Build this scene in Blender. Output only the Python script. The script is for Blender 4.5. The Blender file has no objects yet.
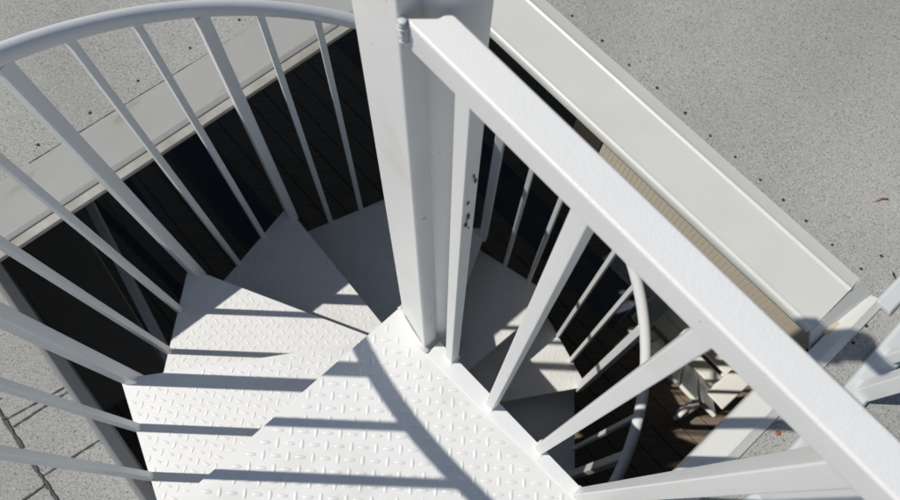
import bpy, bmesh, math, random
from mathutils import Vector, Matrix
random.seed(7)
S = bpy.context.scene
COL = S.collection

# ------------------------------------------------------------------ camera
PITCH, ROLL, HC = .376, -.062, 1.7
FPX = 694.0
cp, sp, cr, sr = math.cos(PITCH), math.sin(PITCH), math.cos(ROLL), math.sin(ROLL)
DN = Vector((sp*sr, sp*cr, cp))                      # world "down" in camera axes (x right, y down, z forward)
EX = Vector((1, 0, 0)) - DN*DN.x; EX.normalize()
EY = DN.cross(EX)
cam_d = bpy.data.cameras.new('camera'); cam = bpy.data.objects.new('camera', cam_d); COL.objects.link(cam)
R = Matrix(((EX.x, -EY.x, -DN.x), (EX.y, -EY.y, -DN.y), (EX.z, -EY.z, -DN.z)))
Rb = Matrix(((1, 0, 0), (0, -1, 0), (0, 0, -1))) @ R
cam.matrix_world = Matrix.Translation((0, 0, HC)) @ Rb.transposed().to_4x4()
cam_d.sensor_width = 36.0; cam_d.lens = FPX/900*36.0
cam_d.clip_start = .02; cam_d.clip_end = 500
cam_d.dof.use_dof = True; cam_d.dof.focus_distance = 1.25; cam_d.dof.aperture_fstop = 7.0
S.camera = cam

# ------------------------------------------------------------------ sky, sun, exposure
SUN_EL = math.radians(52.2)
SUN_DIR = Vector((-math.cos(SUN_EL), .035*math.cos(SUN_EL), math.sin(SUN_EL))).normalized()   # towards the sun
w = bpy.data.worlds.new('World'); S.world = w; w.use_nodes = True
nt = w.node_tree; bg = nt.nodes['Background']
sky = nt.nodes.new('ShaderNodeTexSky'); sky.sky_type = 'NISHITA'; sky.sun_disc = False
sky.sun_elevation = SUN_EL; sky.sun_rotation = math.radians(270)
sky.altitude = 50; sky.dust_density = .6; sky.ozone_density = 1.5
nt.links.new(sky.outputs[0], bg.inputs[0]); bg.inputs[1].default_value = .062
sd = bpy.data.lights.new('sun', 'SUN'); sd.energy = 3.6; sd.angle = math.radians(.53); sd.color = (1, .962, .9)
so = bpy.data.objects.new('sun', sd); COL.objects.link(so)
so.rotation_mode = 'QUATERNION'; so.rotation_quaternion = SUN_DIR.to_track_quat('Z', 'Y'); so.location = (-8, 0, 12)
S.view_settings.view_transform = 'Standard'; S.view_settings.look = 'None'
S.view_settings.exposure = 0.0; S.view_settings.gamma = 1.0; S.view_settings.use_curve_mapping = False
S.render.engine = 'CYCLES'
S.cycles.max_bounces = 8; S.cycles.diffuse_bounces = 5

# ------------------------------------------------------------------ layout helpers
AZ = .856
D1 = Vector((math.cos(AZ), -math.sin(AZ), 0)); D2 = Vector((math.sin(AZ), math.cos(AZ), 0))
def W(a, b, z=0.0): return D1*a + D2*b + Vector((0, 0, z))
def at(px, py, z):
    """point of the photograph (900 x 500) on the level z, used while surveying the place"""
    v = Vector(((px-450)/FPX, (py-250)/FPX, 1)); t = (HC-z)/v.dot(DN)
    return Vector((t*v.dot(EX), -t*v.dot(EY), z))
Z = Vector((0, 0, 1))
AX = Vector((-.056, .496, 0))          # axis of the stair
RISE, STEP, A0 = .25, 29.8, 218.3
RB = .79                                # radius of the baluster ring
def polar(deg, r, z=0.0):
    t = math.radians(deg); return Vector((AX.x + r*math.cos(t), AX.y + r*math.sin(t), z))
def a_of(i): return A0 - STEP*i
def rail_z(deg): return .2563*deg/30 - .7137
ZR = -.15                               # roof level
ZF = -3.0                               # lower deck level

# ------------------------------------------------------------------ materials
def mat(name, base, rough=.5, metal=0.0, noise=None, bump=None, spots=None, coat=0.0, spec=.5):
    m = bpy.data.materials.new(name); m.use_nodes = True; n = m.node_tree; N = n.nodes; L = n.links
    p = N['Principled BSDF']; p.inputs['Roughness'].default_value = rough; p.inputs['Metallic'].default_value = metal
    p.inputs['Specular IOR Level'].default_value = spec
    p.inputs['Coat Weight'].default_value = coat
    p.inputs['Base Color'].default_value = (*base, 1)
    tc = N.new('ShaderNodeTexCoord'); out = None
    if noise:
        sc, amt, col2 = noise
        t = N.new('ShaderNodeTexNoise'); t.inputs['Scale'].default_value = sc; t.inputs['Detail'].default_value = 6
        t.inputs['Roughness'].default_value = .6
        L.new(tc.outputs['Object'], t.inputs['Vector'])
        r = N.new('ShaderNodeValToRGB'); r.color_ramp.elements[0].position = .5-amt; r.color_ramp.elements[1].position = .5+amt
        r.color_ramp.elements[0].color = (*col2, 1); r.color_ramp.elements[1].color = (*base, 1)
        L.new(t.outputs[0], r.inputs[0]); out = r.outputs[0]
    for sp_ in (spots or []):
        sc, lo, hi, col2 = sp_
        t = N.new('ShaderNodeTexNoise'); t.inputs['Scale'].default_value = sc; t.inputs['Detail'].default_value = 3
        L.new(tc.outputs['Object'], t.inputs['Vector'])
        r = N.new('ShaderNodeMapRange'); r.inputs[1].default_value = lo; r.inputs[2].default_value = hi
        L.new(t.outputs[0], r.inputs[0])
        mx = N.new('ShaderNodeMix'); mx.data_type = 'RGBA'; L.new(r.outputs[0], mx.inputs[0])
        if out: L.new(out, mx.inputs[6])
        else: mx.inputs[6].default_value = (*base, 1)
        mx.inputs[7].default_value = (*col2, 1); out = mx.outputs[2]
    if out: L.new(out, p.inputs['Base Color'])
    if bump:
        prev = None
        for sc, st, dist in bump:
            t = N.new('ShaderNodeTexNoise'); t.inputs['Scale'].default_value = sc; t.inputs['Detail'].default_value = 4
            L.new(tc.outputs['Object'], t.inputs['Vector'])
            b = N.new('ShaderNodeBump'); b.inputs['Strength'].default_value = st; b.inputs['Distance'].default_value = dist
            L.new(t.outputs[0], b.inputs['Height'])
            if prev: L.new(prev, b.inputs['Normal'])
            prev = b.outputs[0]
        L.new(prev, p.inputs['Normal'])
    return m
RUST = (.30, .13, .05)
M_white = mat('white_paint', (.80, .80, .785), .40, noise=(9, .3, (.75, .75, .735)), bump=[(380, .5, .0008), (60, .2, .0008)],
              spots=[(7, .6, .85, (.68, .67, .63)), (30, .74, .78, (.45, .32, .18)), (110, .77, .79, (.20, .18, .16))])
M_plate = mat('white_plate_paint', (.79, .785, .765), .42, noise=(12, .35, (.72, .715, .695)), bump=[(300, .15, .0005)],
              spots=[(5, .55, .8, (.62, .61, .57)), (45, .70, .78, (.60, .58, .53)), (16, .755, .80, (.42, .28, .16))])
M_tube = mat('handrail_paint', (.78, .79, .79), .40, noise=(6, .3, (.73, .74, .74)), bump=[(300, .1, .0004)])
M_chip = mat('chipped_steel', (.035, .03, .028), .7)
M_weld = mat('weld_bead', (.62, .64, .65), .35, bump=[(160, .8, .003)])
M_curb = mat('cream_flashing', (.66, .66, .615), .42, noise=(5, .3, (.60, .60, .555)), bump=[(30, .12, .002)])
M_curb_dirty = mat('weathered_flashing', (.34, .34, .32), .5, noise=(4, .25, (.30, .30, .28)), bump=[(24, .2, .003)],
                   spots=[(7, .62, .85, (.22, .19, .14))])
M_stain = mat('stained_drip_edge', (.42, .41, .375), .6, noise=(14, .22, (.27, .25, .205)), bump=[(40, .3, .003)])
M_trim = mat('pale_trim', (.62, .64, .64), .35, noise=(8, .3, (.54, .56, .56)), bump=[(40, .15, .001)])
M_grey = mat('grey_steel', (.13, .14, .15), .45, noise=(8, .3, (.10, .105, .11)))
M_tan = mat('tan_siding', (.60, .53, .42), .6, noise=(10, .3, (.55, .48, .37)))
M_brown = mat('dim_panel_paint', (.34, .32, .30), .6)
M_brown_shade = mat('shade_darkened_frame_paint', (.045, .035, .028), .6)  # brown frame colour made darker to carry the shade there
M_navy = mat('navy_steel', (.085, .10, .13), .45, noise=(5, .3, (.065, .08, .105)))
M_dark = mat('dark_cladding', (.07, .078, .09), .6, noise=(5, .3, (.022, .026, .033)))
M_nail = mat('rusty_nail', (.05, .03, .022), .8)
M_nail2 = mat('orange_rust', (.30, .10, .04), .8)
M_tar = mat('tar', (.018, .018, .018), .6, bump=[(90, .6, .004)])
M_plastic = mat('chair_plastic', (.84, .82, .77), .4, noise=(9, .3, (.78, .76, .70)))
M_leaf = mat('dry_leaf', (.35, .20, .10), .8)
M_earth = mat('ground_soil', (.16, .15, .12), .9, noise=(.4, .3, (.10, .11, .07)))

def felt():
    m = bpy.data.materials.new('mineral_felt'); m.use_nodes = True; n = m.node_tree; N = n.nodes; L = n.links
    p = N['Principled BSDF']; p.inputs['Roughness'].default_value = .9; p.inputs['Specular IOR Level'].default_value = .2
    tc = N.new('ShaderNodeTexCoord')
    v = N.new('ShaderNodeTexVoronoi'); v.inputs['Scale'].default_value = 380; L.new(tc.outputs['Object'], v.inputs['Vector'])
    r = N.new('ShaderNodeValToRGB'); e = r.color_ramp.elements; r.color_ramp.interpolation = 'LINEAR'
    sepc = N.new('ShaderNodeSeparateColor'); L.new(v.outputs['Color'], sepc.inputs[0])
    L.new(sepc.outputs[0], r.inputs[0])
    e[0].position = 0; e[0].color = (.10, .10, .095, 1)
    for pos, c in ((.04, .20), (.11, .31), (.30, .37), (.80, .40), (.93, .45), (1.0, .55)):
        if pos == 1.0: q = e[len(e)-1]; q.position = 1
        else: q = e.new(pos)
        q.color = (c*.96, c*.95, c*.89, 1)
    cl = N.new('ShaderNodeTexNoise'); cl.inputs['Scale'].default_value = 120; cl.inputs['Detail'].default_value = 2
    L.new(tc.outputs['Object'], cl.inputs['Vector'])
    cr_ = N.new('ShaderNodeMapRange'); cr_.inputs[1].default_value = .3; cr_.inputs[2].default_value = .7; cr_.inputs[3].default_value = .92; cr_.inputs[4].default_value = 1.07
    L.new(cl.outputs[0], cr_.inputs[0])
    lg = N.new('ShaderNodeTexNoise'); lg.inputs['Scale'].default_value = 1.6; lg.inputs['Detail'].default_value = 5
    L.new(tc.outputs['Object'], lg.inputs['Vector'])
    lr = N.new('ShaderNodeMapRange'); lr.inputs[1].default_value = .3; lr.inputs[2].default_value = .7; lr.inputs[3].default_value = .84; lr.inputs[4].default_value = 1.08
    L.new(lg.outputs[0], lr.inputs[0])
    mu = N.new('ShaderNodeMath'); mu.operation = 'MULTIPLY'; L.new(cr_.outputs[0], mu.inputs[0]); L.new(lr.outputs[0], mu.inputs[1])
    mx = N.new('ShaderNodeVectorMath'); mx.operation = 'SCALE'; L.new(r.outputs[0], mx.inputs[0]); L.new(mu.outputs[0], mx.inputs['Scale'])
    L.new(mx.outputs[0], p.inputs['Base Color'])
    b = N.new('ShaderNodeBump'); b.inputs['Strength'].default_value = .4; b.inputs['Distance'].default_value = .002
    L.new(v.outputs['Distance'], b.inputs['Height']); L.new(b.outputs[0], p.inputs['Normal'])
    return m
M_felt = felt()

def wood():
    m = bpy.data.materials.new('deck_wood'); m.use_nodes = True; n = m.node_tree; N = n.nodes; L = n.links
    p = N['Principled BSDF']; p.inputs['Roughness'].default_value = .65
    tc = N.new('ShaderNodeTexCoord'); mp = N.new('ShaderNodeMapping'); mp.inputs['Scale'].default_value = (2, 40, 2)
    L.new(tc.outputs['Object'], mp.inputs[0])
    t = N.new('ShaderNodeTexNoise'); t.inputs['Scale'].default_value = 2; t.inputs['Detail'].default_value = 6; L.new(mp.outputs[0], t.inputs[0])
    r = N.new('ShaderNodeValToRGB'); r.color_ramp.elements[0].position = .3; r.color_ramp.elements[1].position = .7
    r.color_ramp.elements[0].color = (.15, .115, .085, 1); r.color_ramp.elements[1].color = (.27, .21, .155, 1)
    L.new(t.outputs[0], r.inputs[0]); L.new(r.outputs[0], p.inputs['Base Color'])
    return m
M_wood = wood()

# ------------------------------------------------------------------ mesh helpers
def obj(name, bm, m, parent=None, smooth=False, bevel=0.0, seg=2):
    bmesh.ops.recalc_face_normals(bm, faces=bm.faces)
    me = bpy.data.meshes.new(name); bm.to_mesh(me); bm.free()
    for q in (m if isinstance(m, (list, tuple)) else [m]): me.materials.append(q)
    if smooth:
        for f in me.polygons: f.use_smooth = True
    o = bpy.data.objects.new(name, me); COL.objects.link(o)
    if parent: o.parent = parent; o.matrix_parent_inverse = Matrix.Translation(-parent.location)
    if bevel:
        b = o.modifiers.new('bevel', 'BEVEL'); b.width = bevel; b.segments = seg; b.limit_method = 'ANGLE'; b.angle_limit = math.radians(30)
        if not smooth:
            for f in me.polygons: f.use_smooth = True
        wn = o.modifiers.new('normals', 'WEIGHTED_NORMAL'); wn.keep_sharp = True
    return o
def tag(o, label=None, cat=None, group=None, kind=None):
    if label: o['label'] = label
    if cat: o['category'] = cat
    if group: o['group'] = group
    if kind: o['kind'] = kind
    return o
def thing(name, loc, label, cat, group=None):
    o = bpy.data.objects.new(name, None); COL.objects.link(o); o.location = loc; o.empty_display_size = .1
    return tag(o, label, cat, group)
def loft(bm, rings, cap=True):
    """rings: lists of points, joined in order"""
    vs = [[bm.verts.new(p) for p in r] for r in rings]
    n = len(vs[0])
    for a, b in zip(vs, vs[1:]):
        for i in range(n): bm.faces.new((a[i], a[(i+1) % n], b[(i+1) % n], b[i]))
    if cap: bm.faces.new(vs[0]); bm.faces.new(vs[-1])
    return vs
def bar(bm, p0, p1, w_, d_, side=None):
    """square bar between two points; side = direction of width"""
    ax = (p1-p0).normalized()
    s = (side or Vector((1, 0, 0))); s = (s - ax*s.dot(ax)).normalized(); t = ax.cross(s)
    off = [s*w_/2+t*d_/2, -s*w_/2+t*d_/2, -s*w_/2-t*d_/2, s*w_/2-t*d_/2]
    loft(bm, [[p0+o for o in off], [p1+o for o in off]])
def tube(bm, pts, r, n=20, cap=True):
    rings = []
    for i, p in enumerate(pts):
        t = (pts[min(i+1, len(pts)-1)] - pts[max(i-1, 0)]).normalized()
        s = t.cross(Z).normalized() if abs(t.z) < .95 else t.cross(Vector((1, 0, 0))).normalized(); u = s.cross(t)
        rings.append([p + s*r*math.cos(2*math.pi*k/n) + u*r*math.sin(2*math.pi*k/n) for k in range(n)])
    loft(bm, rings, cap)
def prism(bm, poly, z0, z1):
    loft(bm, [[Vector((p[0], p[1], z0)) for p in poly], [Vector((p[0], p[1], z1)) for p in poly]])
def sweep(bm, prof, origin, across, along, t0, t1):
    """closed profile (offset, z) swept in a straight line"""
    rings = []
    for t in (t0, t1): rings.append([origin + across*q[0] + along*t + Z*q[1] for q in prof])
    loft(bm, rings)

# lugs of the diamond plate: low raised ellipses, real relief inside the plate's own mesh
def inside(p, poly, margin):
    n = len(poly); c = 0
    for i in range(n):
        a = poly[i]; b = poly[(i+1) % n]; e = (b-a); L_ = e.length
        d = (e.x*(p.y-a.y) - e.y*(p.x-a.x))/L_
        if d < margin: return False
    return True
def ccw(poly):
    a = sum(poly[i].x*poly[(i+1) % len(poly)].y - poly[(i+1) % len(poly)].x*poly[i].y for i in range(len(poly)))
    return poly if a > 0 else poly[::-1]
def lugs(bm, poly, z, s, ln, wd, ht, ang):
    poly = ccw([Vector((p[0], p[1])) for p in poly])
    c0 = poly[0]; ca, sa = math.cos(ang), math.sin(ang); K = 90
    n = 10; prof = ((1.0, 0.0), (.78, .55), (.45, .93))
    for i in range(-K, K):
        for j in range(-K, K):
            u, v = i*s, j*s
            p = Vector((c0.x + u*ca - v*sa, c0.y + u*sa + v*ca))
            if not inside(p, poly, ln*.45): continue
            t = ang + (0 if (i+j) % 2 else math.pi/2)
            if (p-c0).length > 2.2: continue
            ct, st = math.cos(t), math.sin(t); rings = []
            for k_, h_ in prof:
                ring = []
                for k in range(n):
                    x = ln/2*k_*math.cos(2*math.pi*k/n); y = wd/2*k_*math.sin(2*math.pi*k/n)
                    ring.append(bm.verts.new((p.x + x*ct - y*st, p.y + x*st + y*ct, z + ht*h_ - .0002*(h_ == 0))))
                rings.append(ring)
            for a, b in zip(rings, rings[1:]):
                for k in range(n): bm.faces.new((a[k], a[(k+1) % n], b[(k+1) % n], b[k])).smooth = True
            bm.faces.new(rings[-1]).smooth = True

# ------------------------------------------------------------------ large structure: roof, room below, ground
OA0, OA1, OB0, OB1 = -1.50, .36, -.570, 1.30         # hole in the roof sheet (a along D1, b along D2)
def frame_sheet(a0, a1, b0, b1, A0_, A1_, B0_, B1_, z, zt):
    bm = bmesh.new()
    xs = [A0_, a0, a1, A1_]; ys = [B0_, b0, b1, B1_]
    def lay(zz): return [[bm.verts.new(W(x, y, zz)) for y in ys] for x in xs]
    T_, B_ = lay(z), lay(zt)
    for i in range(3):
        for j in range(3):
            if j == 0 or (i == 1 and j == 1): continue
            bm.faces.new((T_[i][j], T_[i+1][j], T_[i+1][j+1], T_[i][j+1])); bm.faces.new((B_[i][j], B_[i][j+1], B_[i+1][j+1], B_[i+1][j]))
    for i in range(3):
        for j in ((3,) if i == 1 else (1, 3)): bm.faces.new((T_[i][j], T_[i+1][j], B_[i+1][j], B_[i][j]))
        if i:
            for j in (0, 3): bm.faces.new((T_[j][i], T_[j][i+1], B_[j][i+1], B_[j][i]))
    for (i, j, k, l) in ((2, 1, 2, 2), (2, 2, 1, 2), (1, 2, 1, 1)): bm.faces.new((T_[i][j], T_[k][l], B_[k][l], B_[i][j]))
    for v in [v for v in bm.verts if not v.link_faces]: bm.verts.remove(v)
    return bm
tag(obj('roof', frame_sheet(OA0, OA1, OB0, OB1, -7, 7, -6, 7, ZR, ZR-.012), M_felt), kind='structure')
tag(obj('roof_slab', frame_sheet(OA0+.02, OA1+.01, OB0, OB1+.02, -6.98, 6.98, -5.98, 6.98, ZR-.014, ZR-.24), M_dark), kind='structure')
ZL = -.30                                # the roof field on the near side lies a step lower
bm = bmesh.new(); prism(bm, [W(-7, -6), W(7, -6), W(7, -.553), W(-7, -.553)], ZL-.012, ZL)
tag(obj('lower_roof', bm, M_felt), kind='structure')
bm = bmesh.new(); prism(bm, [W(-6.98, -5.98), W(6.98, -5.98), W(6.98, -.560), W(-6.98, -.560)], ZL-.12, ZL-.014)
tag(obj('roof_slab', bm, M_dark), kind='structure')
bm = bmesh.new(); prism(bm, [W(-6.9, -.5735), W(-1.51, -.5735), W(-1.51, -.5715), W(-6.9, -.5715)], ZL+.001, ZR-.001)
prism(bm, [W(.37, -.5735), W(6.9, -.5735), W(6.9, -.5715), W(.37, -.5715)], ZL+.001, ZR-.001)
tag(obj('roof_step', bm, M_grey), kind='structure')
bm = bmesh.new(); bmesh.ops.create_grid(bm, x_segments=1, y_segments=1, size=200)
for v in bm.verts: v.co.z = ZF-.6
tag(obj('ground', bm, M_earth), kind='structure')
# deck boards
bm = bmesh.new(); b0 = -5.9
while b0 < 6.8:
    g = random.uniform(.0, .002)
    prism(bm, [W(-6.8, b0), W(6.8, b0), W(6.8, b0+.139), W(-6.8, b0+.139)], ZF-.03, ZF-g); b0 += .145
tag(obj('deck_floor', bm, M_wood), kind='structure')
bm = bmesh.new(); prism(bm, [W(-6.9, -5.95), W(6.9, -5.95), W(6.9, 6.9), W(-6.9, 6.9)], ZF-.12, ZF-.05)
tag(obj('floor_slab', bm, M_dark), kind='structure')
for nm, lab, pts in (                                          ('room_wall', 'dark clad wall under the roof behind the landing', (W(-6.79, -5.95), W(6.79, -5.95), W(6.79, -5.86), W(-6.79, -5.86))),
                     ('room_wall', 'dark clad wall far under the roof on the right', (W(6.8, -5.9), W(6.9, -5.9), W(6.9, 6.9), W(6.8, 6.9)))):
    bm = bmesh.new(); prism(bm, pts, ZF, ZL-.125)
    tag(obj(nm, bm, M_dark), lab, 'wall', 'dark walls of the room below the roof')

# ------------------------------------------------------------------ flashings round the opening
# right curb: raised hollow box, rounded lip towards the opening, small ridge and flange on the felt
zt = -.112
prof = [(1.094, -.142), (1.093, zt-.012), (1.097, zt-.002), (1.104, zt+.002), (1.118, zt-.001), (1.268, zt-.006), (1.276, zt-.0005),
        (1.291, zt-.009), (1.332, zt-.019), (1.336, ZR+.002), (1.334, ZR+.001), (1.20, ZR+.001), (1.20, -.142)]
bm = bmesh.new(); sweep(bm, prof, Vector(), D2, D1, -2.4, .302)
t = thing('roof_curb', W(-.3, 1.19, ZR), 'cream painted metal curb running along the sunny right side of the stair opening', 'roof curb')
obj('metal_flashing', bm, M_curb, t, bevel=.003)
bm = bmesh.new()      # folded end at the corner
cap = [W(.304, 1.095, zt-.002), W(.304, 1.330, -.131), W(.352, 1.322, -.140), W(.358, 1.085, -.196)]
cap2 = [p - D1*.006 - Z*.006 for p in cap]
loft(bm, [cap2, cap]); obj('corner_fold', bm, M_curb, t, bevel=.002)
bm = bmesh.new(); sweep(bm, [(.340, -.150), (.360, -.140), (.372, ZR+.018), (.382, ZR+.012), (.396, ZR+.006), (.396, ZR+.001), (.345, -.158)], Vector(), D1, D2, 1.047, 1.325)
obj('corner_flange', bm, M_curb, t, bevel=.002)
# left curb
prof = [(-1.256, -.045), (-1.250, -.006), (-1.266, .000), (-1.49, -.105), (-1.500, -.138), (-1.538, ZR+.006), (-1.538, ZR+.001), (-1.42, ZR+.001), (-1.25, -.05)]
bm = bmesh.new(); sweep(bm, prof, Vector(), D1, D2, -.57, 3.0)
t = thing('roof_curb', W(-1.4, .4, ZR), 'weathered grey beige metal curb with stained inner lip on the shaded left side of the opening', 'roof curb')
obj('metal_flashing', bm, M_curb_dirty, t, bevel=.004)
bm = bmesh.new(); sweep(bm, [(-1.2495, -.0085), (-1.224, -.0115), (-1.2225, -.018), (-1.2240, -.026), (-1.2495, -.022)], Vector(), D1, D2, -.57, 3.0)
obj('drip_edge', bm, M_stain, t, bevel=.002)
# low sloped strip along the near right side
prof = [(.315, -.205), (.313, -.168), (.318, -.160), (.362, ZR+.012), (.372, ZR+.018), (.382, ZR+.012), (.398, ZR+.006), (.398, ZR+.001), (.350, ZR+.001), (.340, -.205)]
t = thing('edge_flashing', W(.36, .4, ZR), 'low pale metal strip with shadow bars on the near right side of the opening', 'flashing')
bm = bmesh.new(); sweep(bm, prof, Vector(), D1, D2, -.57, 1.045)
obj('metal_strip', bm, M_curb, t, bevel=.003)
bm = bmesh.new(); sweep(bm, [(.372, ZR+.001), (.372, ZR+.012), (.378, ZR+.020), (.416, ZR+.020), (.424, ZR+.010), (.424, ZR+.001)], Vector(), D1, D2, 1.315, 4.5)
obj('trim', bm, M_trim, t, bevel=.003)
# grey steel strip on the near left side
t = thing('edge_flashing', W(-.6, -.5, ZR), 'grey steel edge strip beside the cracked felt at the lower left', 'flashing')
bm = bmesh.new(); sweep(bm, [(-.556, ZL+.001), (-.556, ZL+.005), (-.542, ZL+.004), (-.517, ZL-.018), (-.515, ZL-.034), (-.521, ZL-.034), (-.523, ZL-.022), (-.545, ZL+.001)], Vector(), D2, D1, -1.56, .36)
obj('metal_strip', bm, M_grey, t, bevel=.002)

# tan ribbed panel under the right curb
t = thing('ribbed_fascia', W(0, 1.1, -.7), 'sunlit tan ribbed wall panel under the right curb of the opening', 'wall panel')
bm = bmesh.new(); x = -.50; pts = []
while x < .345:
    pts += [(x, 1.136), (x+.0150, 1.136), (x+.0158, 1.1372), (x+.0165, 1.1372)]; x += .0175
front = [W(a, b) for a, b in pts]
poly = front + [W(pts[-1][0], 1.19), W(pts[0][0], 1.19)]
prism(bm, poly, -.50, -.146); obj('ribbed_panel', bm, M_tan, t)
bm = bmesh.new(); prism(bm, [W(-.62, 1.132), W(-.503, 1.132), W(-.503, 1.19), W(-.62, 1.19)], -.50, -.146); obj('shade_dark_frame', bm, M_brown_shade, t, bevel=.003)  # frame end of the panel, its shade put into the colour

# beams below
t = thing('steel_beam', W(0, 1.9, -2.2), 'dark navy steel beam crossing below the stair at the back', 'beam')
bm = bmesh.new(); p0 = at(478, 150, -1.9); 
b_ = p0.dot(D2); sweep(bm, [(b_-.09, -2.15), (b_-.09, -2.13), (b_+.0, -1.9), (b_+.07, -1.9), (b_+.07, -2.15)], Vector(), D2, D1, -4, -.12)
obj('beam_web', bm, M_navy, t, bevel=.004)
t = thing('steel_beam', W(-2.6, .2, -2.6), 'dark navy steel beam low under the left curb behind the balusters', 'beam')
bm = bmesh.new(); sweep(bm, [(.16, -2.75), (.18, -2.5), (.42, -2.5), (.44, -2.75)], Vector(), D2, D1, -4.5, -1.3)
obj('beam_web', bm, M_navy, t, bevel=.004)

# ------------------------------------------------------------------ the spiral stair
st = thing('spiral_staircase', (AX.x, AX.y, ZF), 'white painted steel spiral staircase with diamond plate treads, square balusters and a landing', 'staircase')
# landing plate
N0 = at(398, 309, 0); N1 = at(180, 500, 0); nd = (N1-N0).normalized(); NE = N0 + nd*.86; NF = W(NE.dot(D1), -.62)
strip_in0, strip_in1 = at(427, 356, 0), at(573, 499, 0)
edge0, edge1 = at(444, 346, 0), at(585, 492, 0)
sd_ = (strip_in1-strip_in0).normalized(); ed_ = (edge1-edge0).normalized()
LC = W(.20, -.62)
land = [N0, at(410, 300, 0)+Vector((.0, .02, 0)), strip_in0 + Vector((.0, .012, 0)), strip_in1, strip_in1 + sd_*.06, LC, NF, NE]
land = [Vector((p.x, p.y)) for p in land]
den = nd.x*sd_.y - nd.y*sd_.x; dq = strip_in0 - N0
XP = N0 + nd*((dq.x*sd_.y - dq.y*sd_.x)/den)      # where nosing and edge angle would meet
bm = bmesh.new(); prism(bm, land, -.006, 0); lugs(bm, [XP, strip_in1 + sd_*.04, W(.18, -.5), NE + nd*.02], 0, .0292, .0275, .0105, .0018, math.radians(-3))
obj('landing_plate', bm, M_plate, st)
bm = bmesh.new(); bar(bm, NE - Z*.030 , N0 + nd*.06 - Z*.030, .006, .046, nd.cross(Z))
obj('landing_nosing', bm, M_white, st, bevel=.0015)
bm = bmesh.new()
e0 = edge0 - ed_*.015; e1 = edge1 + ed_*.03
s0 = strip_in0 - sd_*.004; s1 = strip_in1 + sd_*.03
prism(bm, [s0, s1, e1, e0], -.065, .0035)
obj('landing_edge_angle', bm, M_white, st, bevel=.002)

# centre pole and the flat square post welded to it
CP = Vector((.012, .479, 0)); LEAN = Vector((.0, .012, 0))
bm = bmesh.new(); n = 40; rings = []
for z in (ZF, 1.33, 1.36, 1.38): 
    r = {ZF: .045, 1.33: .045, 1.36: .04, 1.38: .015}[z]; c = CP + LEAN*max(z, 0)
    rings.append([Vector((c.x + r*math.cos(2*math.pi*k/n), c.y + r*math.sin(2*math.pi*k/n), z)) for k in range(n)])
loft(bm, rings); obj('centre_pole', bm, M_white, st, bevel=.002)
Lf, Ff = at(402, 310, 0), at(425, 348, 0)
Lf.z = Ff.z = 0
u1 = (Ff-Lf).normalized(); u2 = Vector((-u1.y, u1.x, 0))
Ft = at(397.5, 17, 1.18); Ft.z = 0
Lt = Ft - (Ff-Lf)*1.0
Ct = Ft + (at(436.5, 337, 0)-Ff)
C0 = at(436.5, 337, 0)
bm = bmesh.new(); rings = []
back0 = C0 + (Lf-Ff)
backt = Ct + (Lt-Ft)
for z in (-.02, 1.33):
    k = z/1.18
    rings.append([a.lerp(b, k) + Z*z for a, b in ((Lf, Lt), (Ff, Ft), (C0, Ct), (back0, backt))])
loft(bm, rings); obj('square_post', bm, M_white, st, bevel=.006, seg=3)
# foot weld
bm = bmesh.new(); pts = [at(400, 307, .003), at(404, 319, .003), at(411, 331, .003), at(419, 343, .003), at(428, 352, .003)]
tube(bm, pts, .007, 8); obj('foot_weld', bm, M_white, st, smooth=True)

# guard rail of the landing
ZG = 1.18; gw = .039
pA, pB = at(408, 18, ZG), at(895, 497, ZG); gd = (pB-pA); gd.z = 0; gd.normalize(); gn = Vector((-gd.y, gd.x, 0))
if gn.dot(D2) < 0: gn = -gn
p1 = at(402, 17, ZG); p2 = at(439, 17, ZG); p3 = at(450, 9.5, ZG)
base = pA
def gp(s, t, z): return Vector((base.x, base.y, 0)) + gd*s + gn*t + Z*z
wtop = (p3-pA).dot(gn)
GEND = .80
outl = [Vector((p1.x, p1.y, 0)), Vector((p2.x, p2.y, 0)), Vector((p3.x, p3.y, 0)), gp(GEND, wtop, 0), gp(GEND, 0, 0)]
bm = bmesh.new(); prism(bm, outl, ZG-.040, ZG)
obj('guard_rail', bm, M_white, st, bevel=.0035, seg=3)
bm = bmesh.new()
wq = [at(402, 20, ZG), at(403, 27, ZG-.008), at(404, 34, ZG-.018), at(405, 41, ZG-.03)]
N_ = 34; rings = []
for i in range(N_):
    f = min(i/(N_-1)*3, 2.999); k = int(f); c = wq[k].lerp(wq[k+1], f-k)
    rr = .0052*(1 + .16*math.sin(i*1.35) + random.uniform(-.12, .12))*(1 if 0 < i < N_-1 else .3)
    c = c + Vector((random.uniform(-.0006, .0006), random.uniform(-.0006, .0006), 0))
    ax_ = (wq[k+1]-wq[k]).normalized(); s_ = ax_.cross(Vector((0, 1, 0))).normalized(); t_ = ax_.cross(s_)
    rings.append([c + s_*rr*random.uniform(.85, 1.15)*math.cos(2*math.pi*j/10) + t_*rr*random.uniform(.85, 1.15)*math.sin(2*math.pi*j/10) for j in range(10)])
loft(bm, rings)
obj('weld_bead', bm, M_weld, st, smooth=True)
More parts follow.
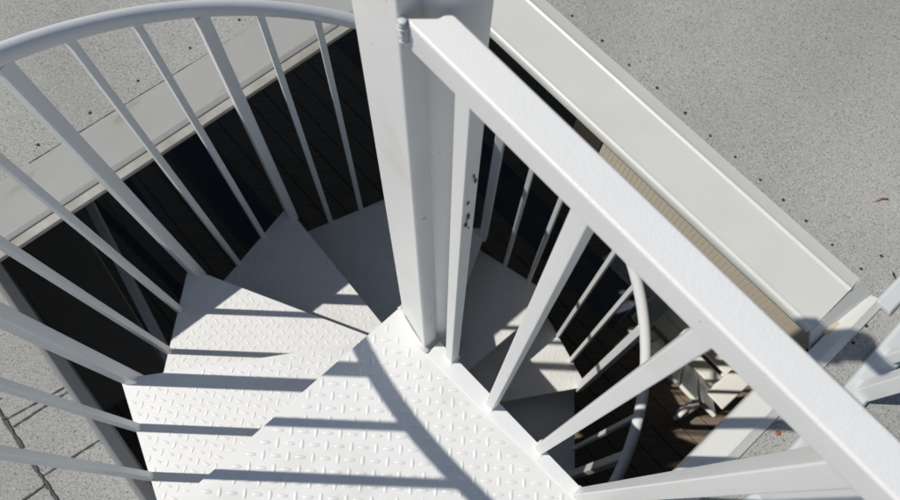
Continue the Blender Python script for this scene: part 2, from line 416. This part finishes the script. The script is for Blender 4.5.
# guard balusters (base on the edge angle, top under the rail)
gm = wtop/2
def on_rail(px, py):
    q = at(px, py, ZG-.04); s = (Vector((q.x, q.y, 0)) - Vector((base.x, base.y, 0))).dot(gd); return gp(s, gm, ZG-.038)
def foot_bead(par, p0, wd):
    # irregular weld fillet all round the foot
    rg = random.Random(int(p0.x*1e4)); h = wd/2 + .0008; cs = [(h, h), (-h, h), (-h, -h), (h, -h)]; pts = []
    for k in range(4):
        a_, b_ = cs[k], cs[(k+1) % 4]
        for j in range(7):
            t_ = j/7; pts.append(p0 + gd*(a_[0]*(1-t_)+b_[0]*t_ + rg.uniform(-.0006, .0006)) + gn*(a_[1]*(1-t_)+b_[1]*t_ + rg.uniform(-.0006, .0006)) + Z*.001)
    pts.append(pts[0]); bm = bmesh.new(); tube(bm, pts, .0026, 8)
    o = obj('weld_fillet', bm, M_white, st, smooth=True); return o
def gbal(b, s_px, wd):
    bm = bmesh.new(); p0 = at(*b, .003); bar(bm, p0, on_rail(*s_px), wd, wd, gd)
    o = obj('guard_baluster', bm, M_white, st, bevel=.002)
    foot_bead(o, p0, wd); return o
gbal((452, 357), (470, 85), .0235)
gbal((492, 404), (588, 205), .0235)
gbal((541, 448), (711, 332), .0235)
bm = bmesh.new(); bar(bm, at(580, 496, .003), on_rail(850, 471), .028, .028, gd); foot_bead(None, at(580, 496, .003), .028); obj('guard_post', bm, M_white, st, bevel=.0025)
# chipped paint on the first baluster and by the pole
def chip(parent, c, nrm, up, s, seed):
    random.seed(seed); bm = bmesh.new(); sdv = nrm.cross(up).normalized(); n = 18
    vs = [bm.verts.new(c + nrm*.0006 + sdv*s*.5*random.uniform(.25, 1)*math.cos(2*math.pi*k/n) + up*s*random.uniform(.3, 1.4)*math.sin(2*math.pi*k/n)) for k in range(n)]
    f = bm.faces.new(vs); r = bmesh.ops.extrude_face_region(bm, geom=[f])
    for v in [g for g in r['geom'] if isinstance(g, bmesh.types.BMVert)]: v.co -= nrm*.0004
    return obj('paint_chip', bm, M_chip, parent)
b0_, b1_ = at(452, 357, .003), on_rail(470, 85)
axb = (b1_-b0_).normalized()
for k, (hz, off, s) in enumerate(((.95, .005, .006), (.965, .002, .005), (.90, -.004, .006), (.855, -.002, .010), (.835, -.005, .009), (.815, .001, .004))):
    c = b0_ + axb*(hz/axb.z) + gd*.01275 + gn*off
    chip(st, c, gd, axb, s, 40+k)

# treads
rndt = random.Random(3)
for i in range(1, 12):
    z = -RISE*i; a = a_of(i); ov = 3.5
    inner = [polar(a+STEP+6, .07), polar(a+STEP*.5, .05), polar(a-8, .065)]
    c0 = polar(a, .826); c1 = polar(a+STEP+ov, .826)
    poly = [inner[2], c0, c1, inner[0], inner[1]]
    bm = bmesh.new()
    P2 = ccw([Vector((p.x, p.y)) for p in poly])
    prism(bm, P2, z-.005, z)
    lugs(bm, P2, z, .0255, .0235, .0085, .0012, math.radians(a+15-38))
    # turned down lips
    for p, q in ((inner[2], c0), (c0, c1)):
        pz, qz = p.copy(), q.copy(); pz.z = qz.z = z-.0265
        nn = (q-p).normalized().cross(Z)
        mid = (p+q)/2; nn = nn if nn.dot(mid-polar(a+STEP/2, .4)) > 0 else -nn
        bar(bm, pz-nn*.0025, qz-nn*.0025, .005, .043, nn)
    obj('tread', bm, M_plate, st)
    if i > 0:
        bm = bmesh.new(); c = CP; nn = 28
        loft(bm, [[Vector((c.x + .052*math.cos(2*math.pi*k/nn), c.y+.052*math.sin(2*math.pi*k/nn), zz)) for k in range(nn)] for zz in (z-RISE+.002, z-.006)])
        obj('hub_sleeve', bm, M_white, st, bevel=.002)

# ring balusters: a thick post at every tread corner and two thin ones between
for i in range(1, 12):
    for k in range(3):
        ang = a_of(i) + 10*k + .2
        zt_ = rail_z(ang) - .012; zb = -RISE*i - (.045 if k == 0 else .03)
        rad = D = polar(ang, 1) - polar(ang, 0)
        tilt = .0
        p0 = polar(ang, RB+.006 if k == 0 else RB+.001, zb); p1_ = polar(ang, RB+.008, zt_)
        bm = bmesh.new(); wd = .034 if k == 0 else .0185
        bar(bm, p0, p1_, wd, wd, rad)
        obj('post' if k == 0 else 'baluster', bm, M_tube, st, bevel=.0035 if k == 0 else .002)
# handrail
pts = []
ang = -106.0
while ang < 210: pts.append(polar(ang, RB+.008, rail_z(ang))); ang += 3
tan_ = (pts[-1]-pts[-2]).normalized(); RE = pts[-1] + tan_*.50; pts.append(pts[-1] + tan_*.25); pts.append(RE)
bm = bmesh.new(); tube(bm, pts, .0195, 20); obj('handrail', bm, M_tube, st, smooth=True)
for q in (RE - tan_*.02,):
    bm = bmesh.new(); bar(bm, Vector((q.x, q.y, -.005)), Vector((q.x, q.y, q.z-.012)), .034, .034, gd)
    obj('post', bm, M_tube, st, bevel=.0035)
# short unseen arm added on the pole to cast a shadow by the curb corner
bm = bmesh.new(); pa = CP + LEAN*1.3; pa.z = 1.34
bar(bm, pa, pa + gd*.13, .04, .03, gn); obj('shadow_arm', bm, M_white, st, bevel=.004)

# ------------------------------------------------------------------ railing on the roof, right
g0, g1 = at(870, 378, ZR+.02), at(765, 500, ZR+.02)
gr = thing('roof_railing', (g0.x, g0.y, ZR), 'white railing with a wide base strip standing on the roof behind the landing guard', 'railing')
sdn = (g0-g1); sdn.z = 0; sdn.normalize(); acr = Vector((sdn.y, -sdn.x, 0))
bm = bmesh.new(); sweep(bm, [(-.034, ZR+.001), (-.034, ZR+.022), (-.026, ZR+.03), (.026, ZR+.03), (.034, ZR+.022), (.034, ZR+.001)], Vector((g0.x, g0.y, 0)), acr, sdn, -1.4, 1.3)
obj('base_strip', bm, M_trim, gr, bevel=.003)
ptop = 1.06
for px, py in ((866, 391), (891, 357), (768, 495)):
    q = at(px, py, ZR+.03); bm = bmesh.new(); top = q.copy(); top.z = ptop
    bar(bm, q, top, .042 if px != 891 else .03, .042 if px != 891 else .03, sdn); obj('post', bm, M_white, gr, bevel=.003)
for k in range(2, 6):
    for s in (1, -1):
        q = (g0 + sdn*(.20+.16*k)) if s > 0 else (at(768, 495, ZR+.03) - sdn*(.16*k)); q.z = ZR+.03; top = q.copy(); top.z = ptop
        bm = bmesh.new(); bar(bm, q, top, .024, .024, sdn); obj('baluster', bm, M_white, gr, bevel=.002)
bm = bmesh.new(); q0 = g0 + sdn*1.25; q1 = g0 - sdn*1.4; q0.z = q1.z = ptop+.02
bar(bm, q0, q1, .045, .04, acr); obj('top_rail', bm, M_white, gr, bevel=.004)

# ------------------------------------------------------------------ lower railing seen through the opening, left
lr = thing('lower_railing', at(120, 280, -1.6), 'dim grey railing bars in the dark below the left curb', 'railing')
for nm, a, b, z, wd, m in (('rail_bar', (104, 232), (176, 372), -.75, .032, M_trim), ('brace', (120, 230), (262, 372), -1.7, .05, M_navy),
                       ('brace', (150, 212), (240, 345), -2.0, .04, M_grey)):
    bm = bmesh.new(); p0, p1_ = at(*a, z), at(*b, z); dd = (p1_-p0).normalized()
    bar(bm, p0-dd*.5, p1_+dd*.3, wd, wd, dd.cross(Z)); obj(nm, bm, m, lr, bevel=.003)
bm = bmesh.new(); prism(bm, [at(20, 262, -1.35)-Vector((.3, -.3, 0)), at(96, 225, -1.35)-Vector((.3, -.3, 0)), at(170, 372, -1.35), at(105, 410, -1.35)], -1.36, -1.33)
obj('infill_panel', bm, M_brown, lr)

# ------------------------------------------------------------------ white slatted chairs on the deck below
def chair(loc, rot, label):
    t = thing('garden_chair', loc, label, 'chair', 'white slatted chairs on the lower deck')
    Rz = Matrix.Rotation(rot, 4, 'Z')
    def P(x, y, z): return Vector(loc) + (Rz @ Vector((x, y, z)))
    def slat(nm, p, q, w_, th, up):
        bm = bmesh.new(); ax = (q-p).normalized(); bar(bm, p, q, w_, th, ax.cross(up)); obj(nm, bm, M_plastic, t, bevel=.011)
    up = Z
    for k in range(5): y = -.25+.105*k; slat('seat_slat', P(-.30, y, .38-.012*k*k*.6), P(.30, y, .38-.012*k*k*.6), .098, .028, up)
    for k in range(5):
        x = -.22+.11*k; lean = Vector((0, .45, 1)); top = .95-.03*abs(k-2)**2
        slat('back_slat', P(x*.98, .24, .28), P(x*1.25, .24+.42*(top-.28)/.7, top), .118, .028, Rz @ Vector((0, -1, .45)))
    for s in (-1, 1):
        slat('armrest', P(.33*s, -.34, .58), P(.31*s, .40, .56), .13, .022, up)
        slat('leg', P(.31*s, -.28, 0), P(.31*s, -.28, .57), .07, .03, Vector((1, 0, 0)))
        slat('leg', P(.29*s, .42, 0), P(.29*s, .22, .55), .07, .03, Vector((1, 0, 0)))
        slat('side_rail', P(.28*s, -.30, .33), P(.28*s, .50, .10), .03, .09, up)
    return t
ang_d2 = math.atan2(D2.y, D2.x)
q = at(709, 328, ZF+.4); chair((q.x, q.y, ZF), ang_d2 + math.pi/2, 'white slatted garden chair nearest the sun patches on the lower deck')
q = at(672, 282, ZF+.4); chair((q.x, q.y, ZF), ang_d2 - math.pi/2, 'white slatted garden chair farther back beside the lower handrail')

# ------------------------------------------------------------------ small things on the roof
def disc(name, p, r, h, m, label, cat, group):
    bm = bmesh.new(); n = 12
    rr = [r*random.uniform(.85, 1.1) for _ in range(n)]
    loft(bm, [[p + Vector((rr[k]*s_*math.cos(2*math.pi*k/n), rr[k]*s_*math.sin(2*math.pi*k/n), z_)) for k in range(n)] for s_, z_ in ((1, .001), (.95, h*.7), (.5, h))])
    return tag(obj(name, bm, m), label, cat, group)
random.seed(11)
rows = {
 'right': [(572, 16), (602, 41), (629, 65), (657, 88), (685, 113), (710, 136), (735, 157), (760, 180), (783, 200), (806, 221), (832, 245), (861, 269)],
 'left': [(38, 145), (59, 131), (90, 113), (116, 96), (138, 81), (163, 65), (190, 48), (239, 20), (212, 34)],
 'corner': [(881, 256), (888, 297), (866, 326), (853, 343)],
}
labs = {'right': 'dark nail head in the row along the right curb', 'left': 'rusty nail head in the row along the left curb',
        'corner': 'dark nail head on the felt by the curb corner'}
for k, L_ in rows.items():
    for px, py in L_:
        disc('nail_head', at(px, py, ZR), random.uniform(.0042, .0058), .003, M_nail, labs[k], 'nail', 'nail heads along the '+('curb corner' if k == 'corner' else k+' curb'))
disc('nail_head', at(778, 433, ZR), .007, .004, M_nail2, 'orange rusted nail head between the flashing and the landing guard', 'nail', None)
bm = bmesh.new(); tube(bm, [at(876, 201, ZR+.003), at(882, 198, ZR+.008), at(888, 199, ZR+.004)], .0025, 6)
tag(obj('dry_leaf', bm, M_leaf, smooth=True), 'curled tan dry leaf lying on the felt at the right', 'leaf')
# tar lines on the felt, lower left and right
def jag(bm, a, b, w0, seed, z):
    rg = random.Random(seed); p, q = at(*a, z), at(*b, z); d = (q-p); L_ = d.length; d.normalize(); n_ = Vector((-d.y, d.x, 0)); N_ = max(4, int(L_/.012))
    up_, lo_ = [], []
    for i in range(N_+1):
        c = p + d*L_*i/N_ + n_*rg.uniform(-.12, .12)*w0; wv = w0*.5*rg.uniform(.45, 1.25)
        up_.append(bm.verts.new(c+n_*wv)); lo_.append(bm.verts.new(c-n_*wv))
    for i in range(N_): bm.faces.new((up_[i], up_[i+1], lo_[i+1], lo_[i]))
bm = bmesh.new()
for k, (a, b, w0) in enumerate((((-14, 392), (22, 448), .009), ((28, 458), (70, 520), .010), ((4, 420), (66, 386), .004), ((12, 427), (68, 391), .005),
                              ((42, 476), (99, 440), .004), ((20, 502), (46, 484), .005), ((0, 398), (-30, 412), .004))):
    jag(bm, a, b, w0, k, ZL+.004)
for k, (a, b, w0) in enumerate((((545, 0), (862, 287), .004), ((29, 163), (264, 19), .0035), ((893, 272), (897, 282), .006), ((897, 282), (904, 290), .006))):
    jag(bm, a, b, w0, 20+k, ZR+.0075)
tag(obj('tar_lines', bm, M_tar), kind='structure')
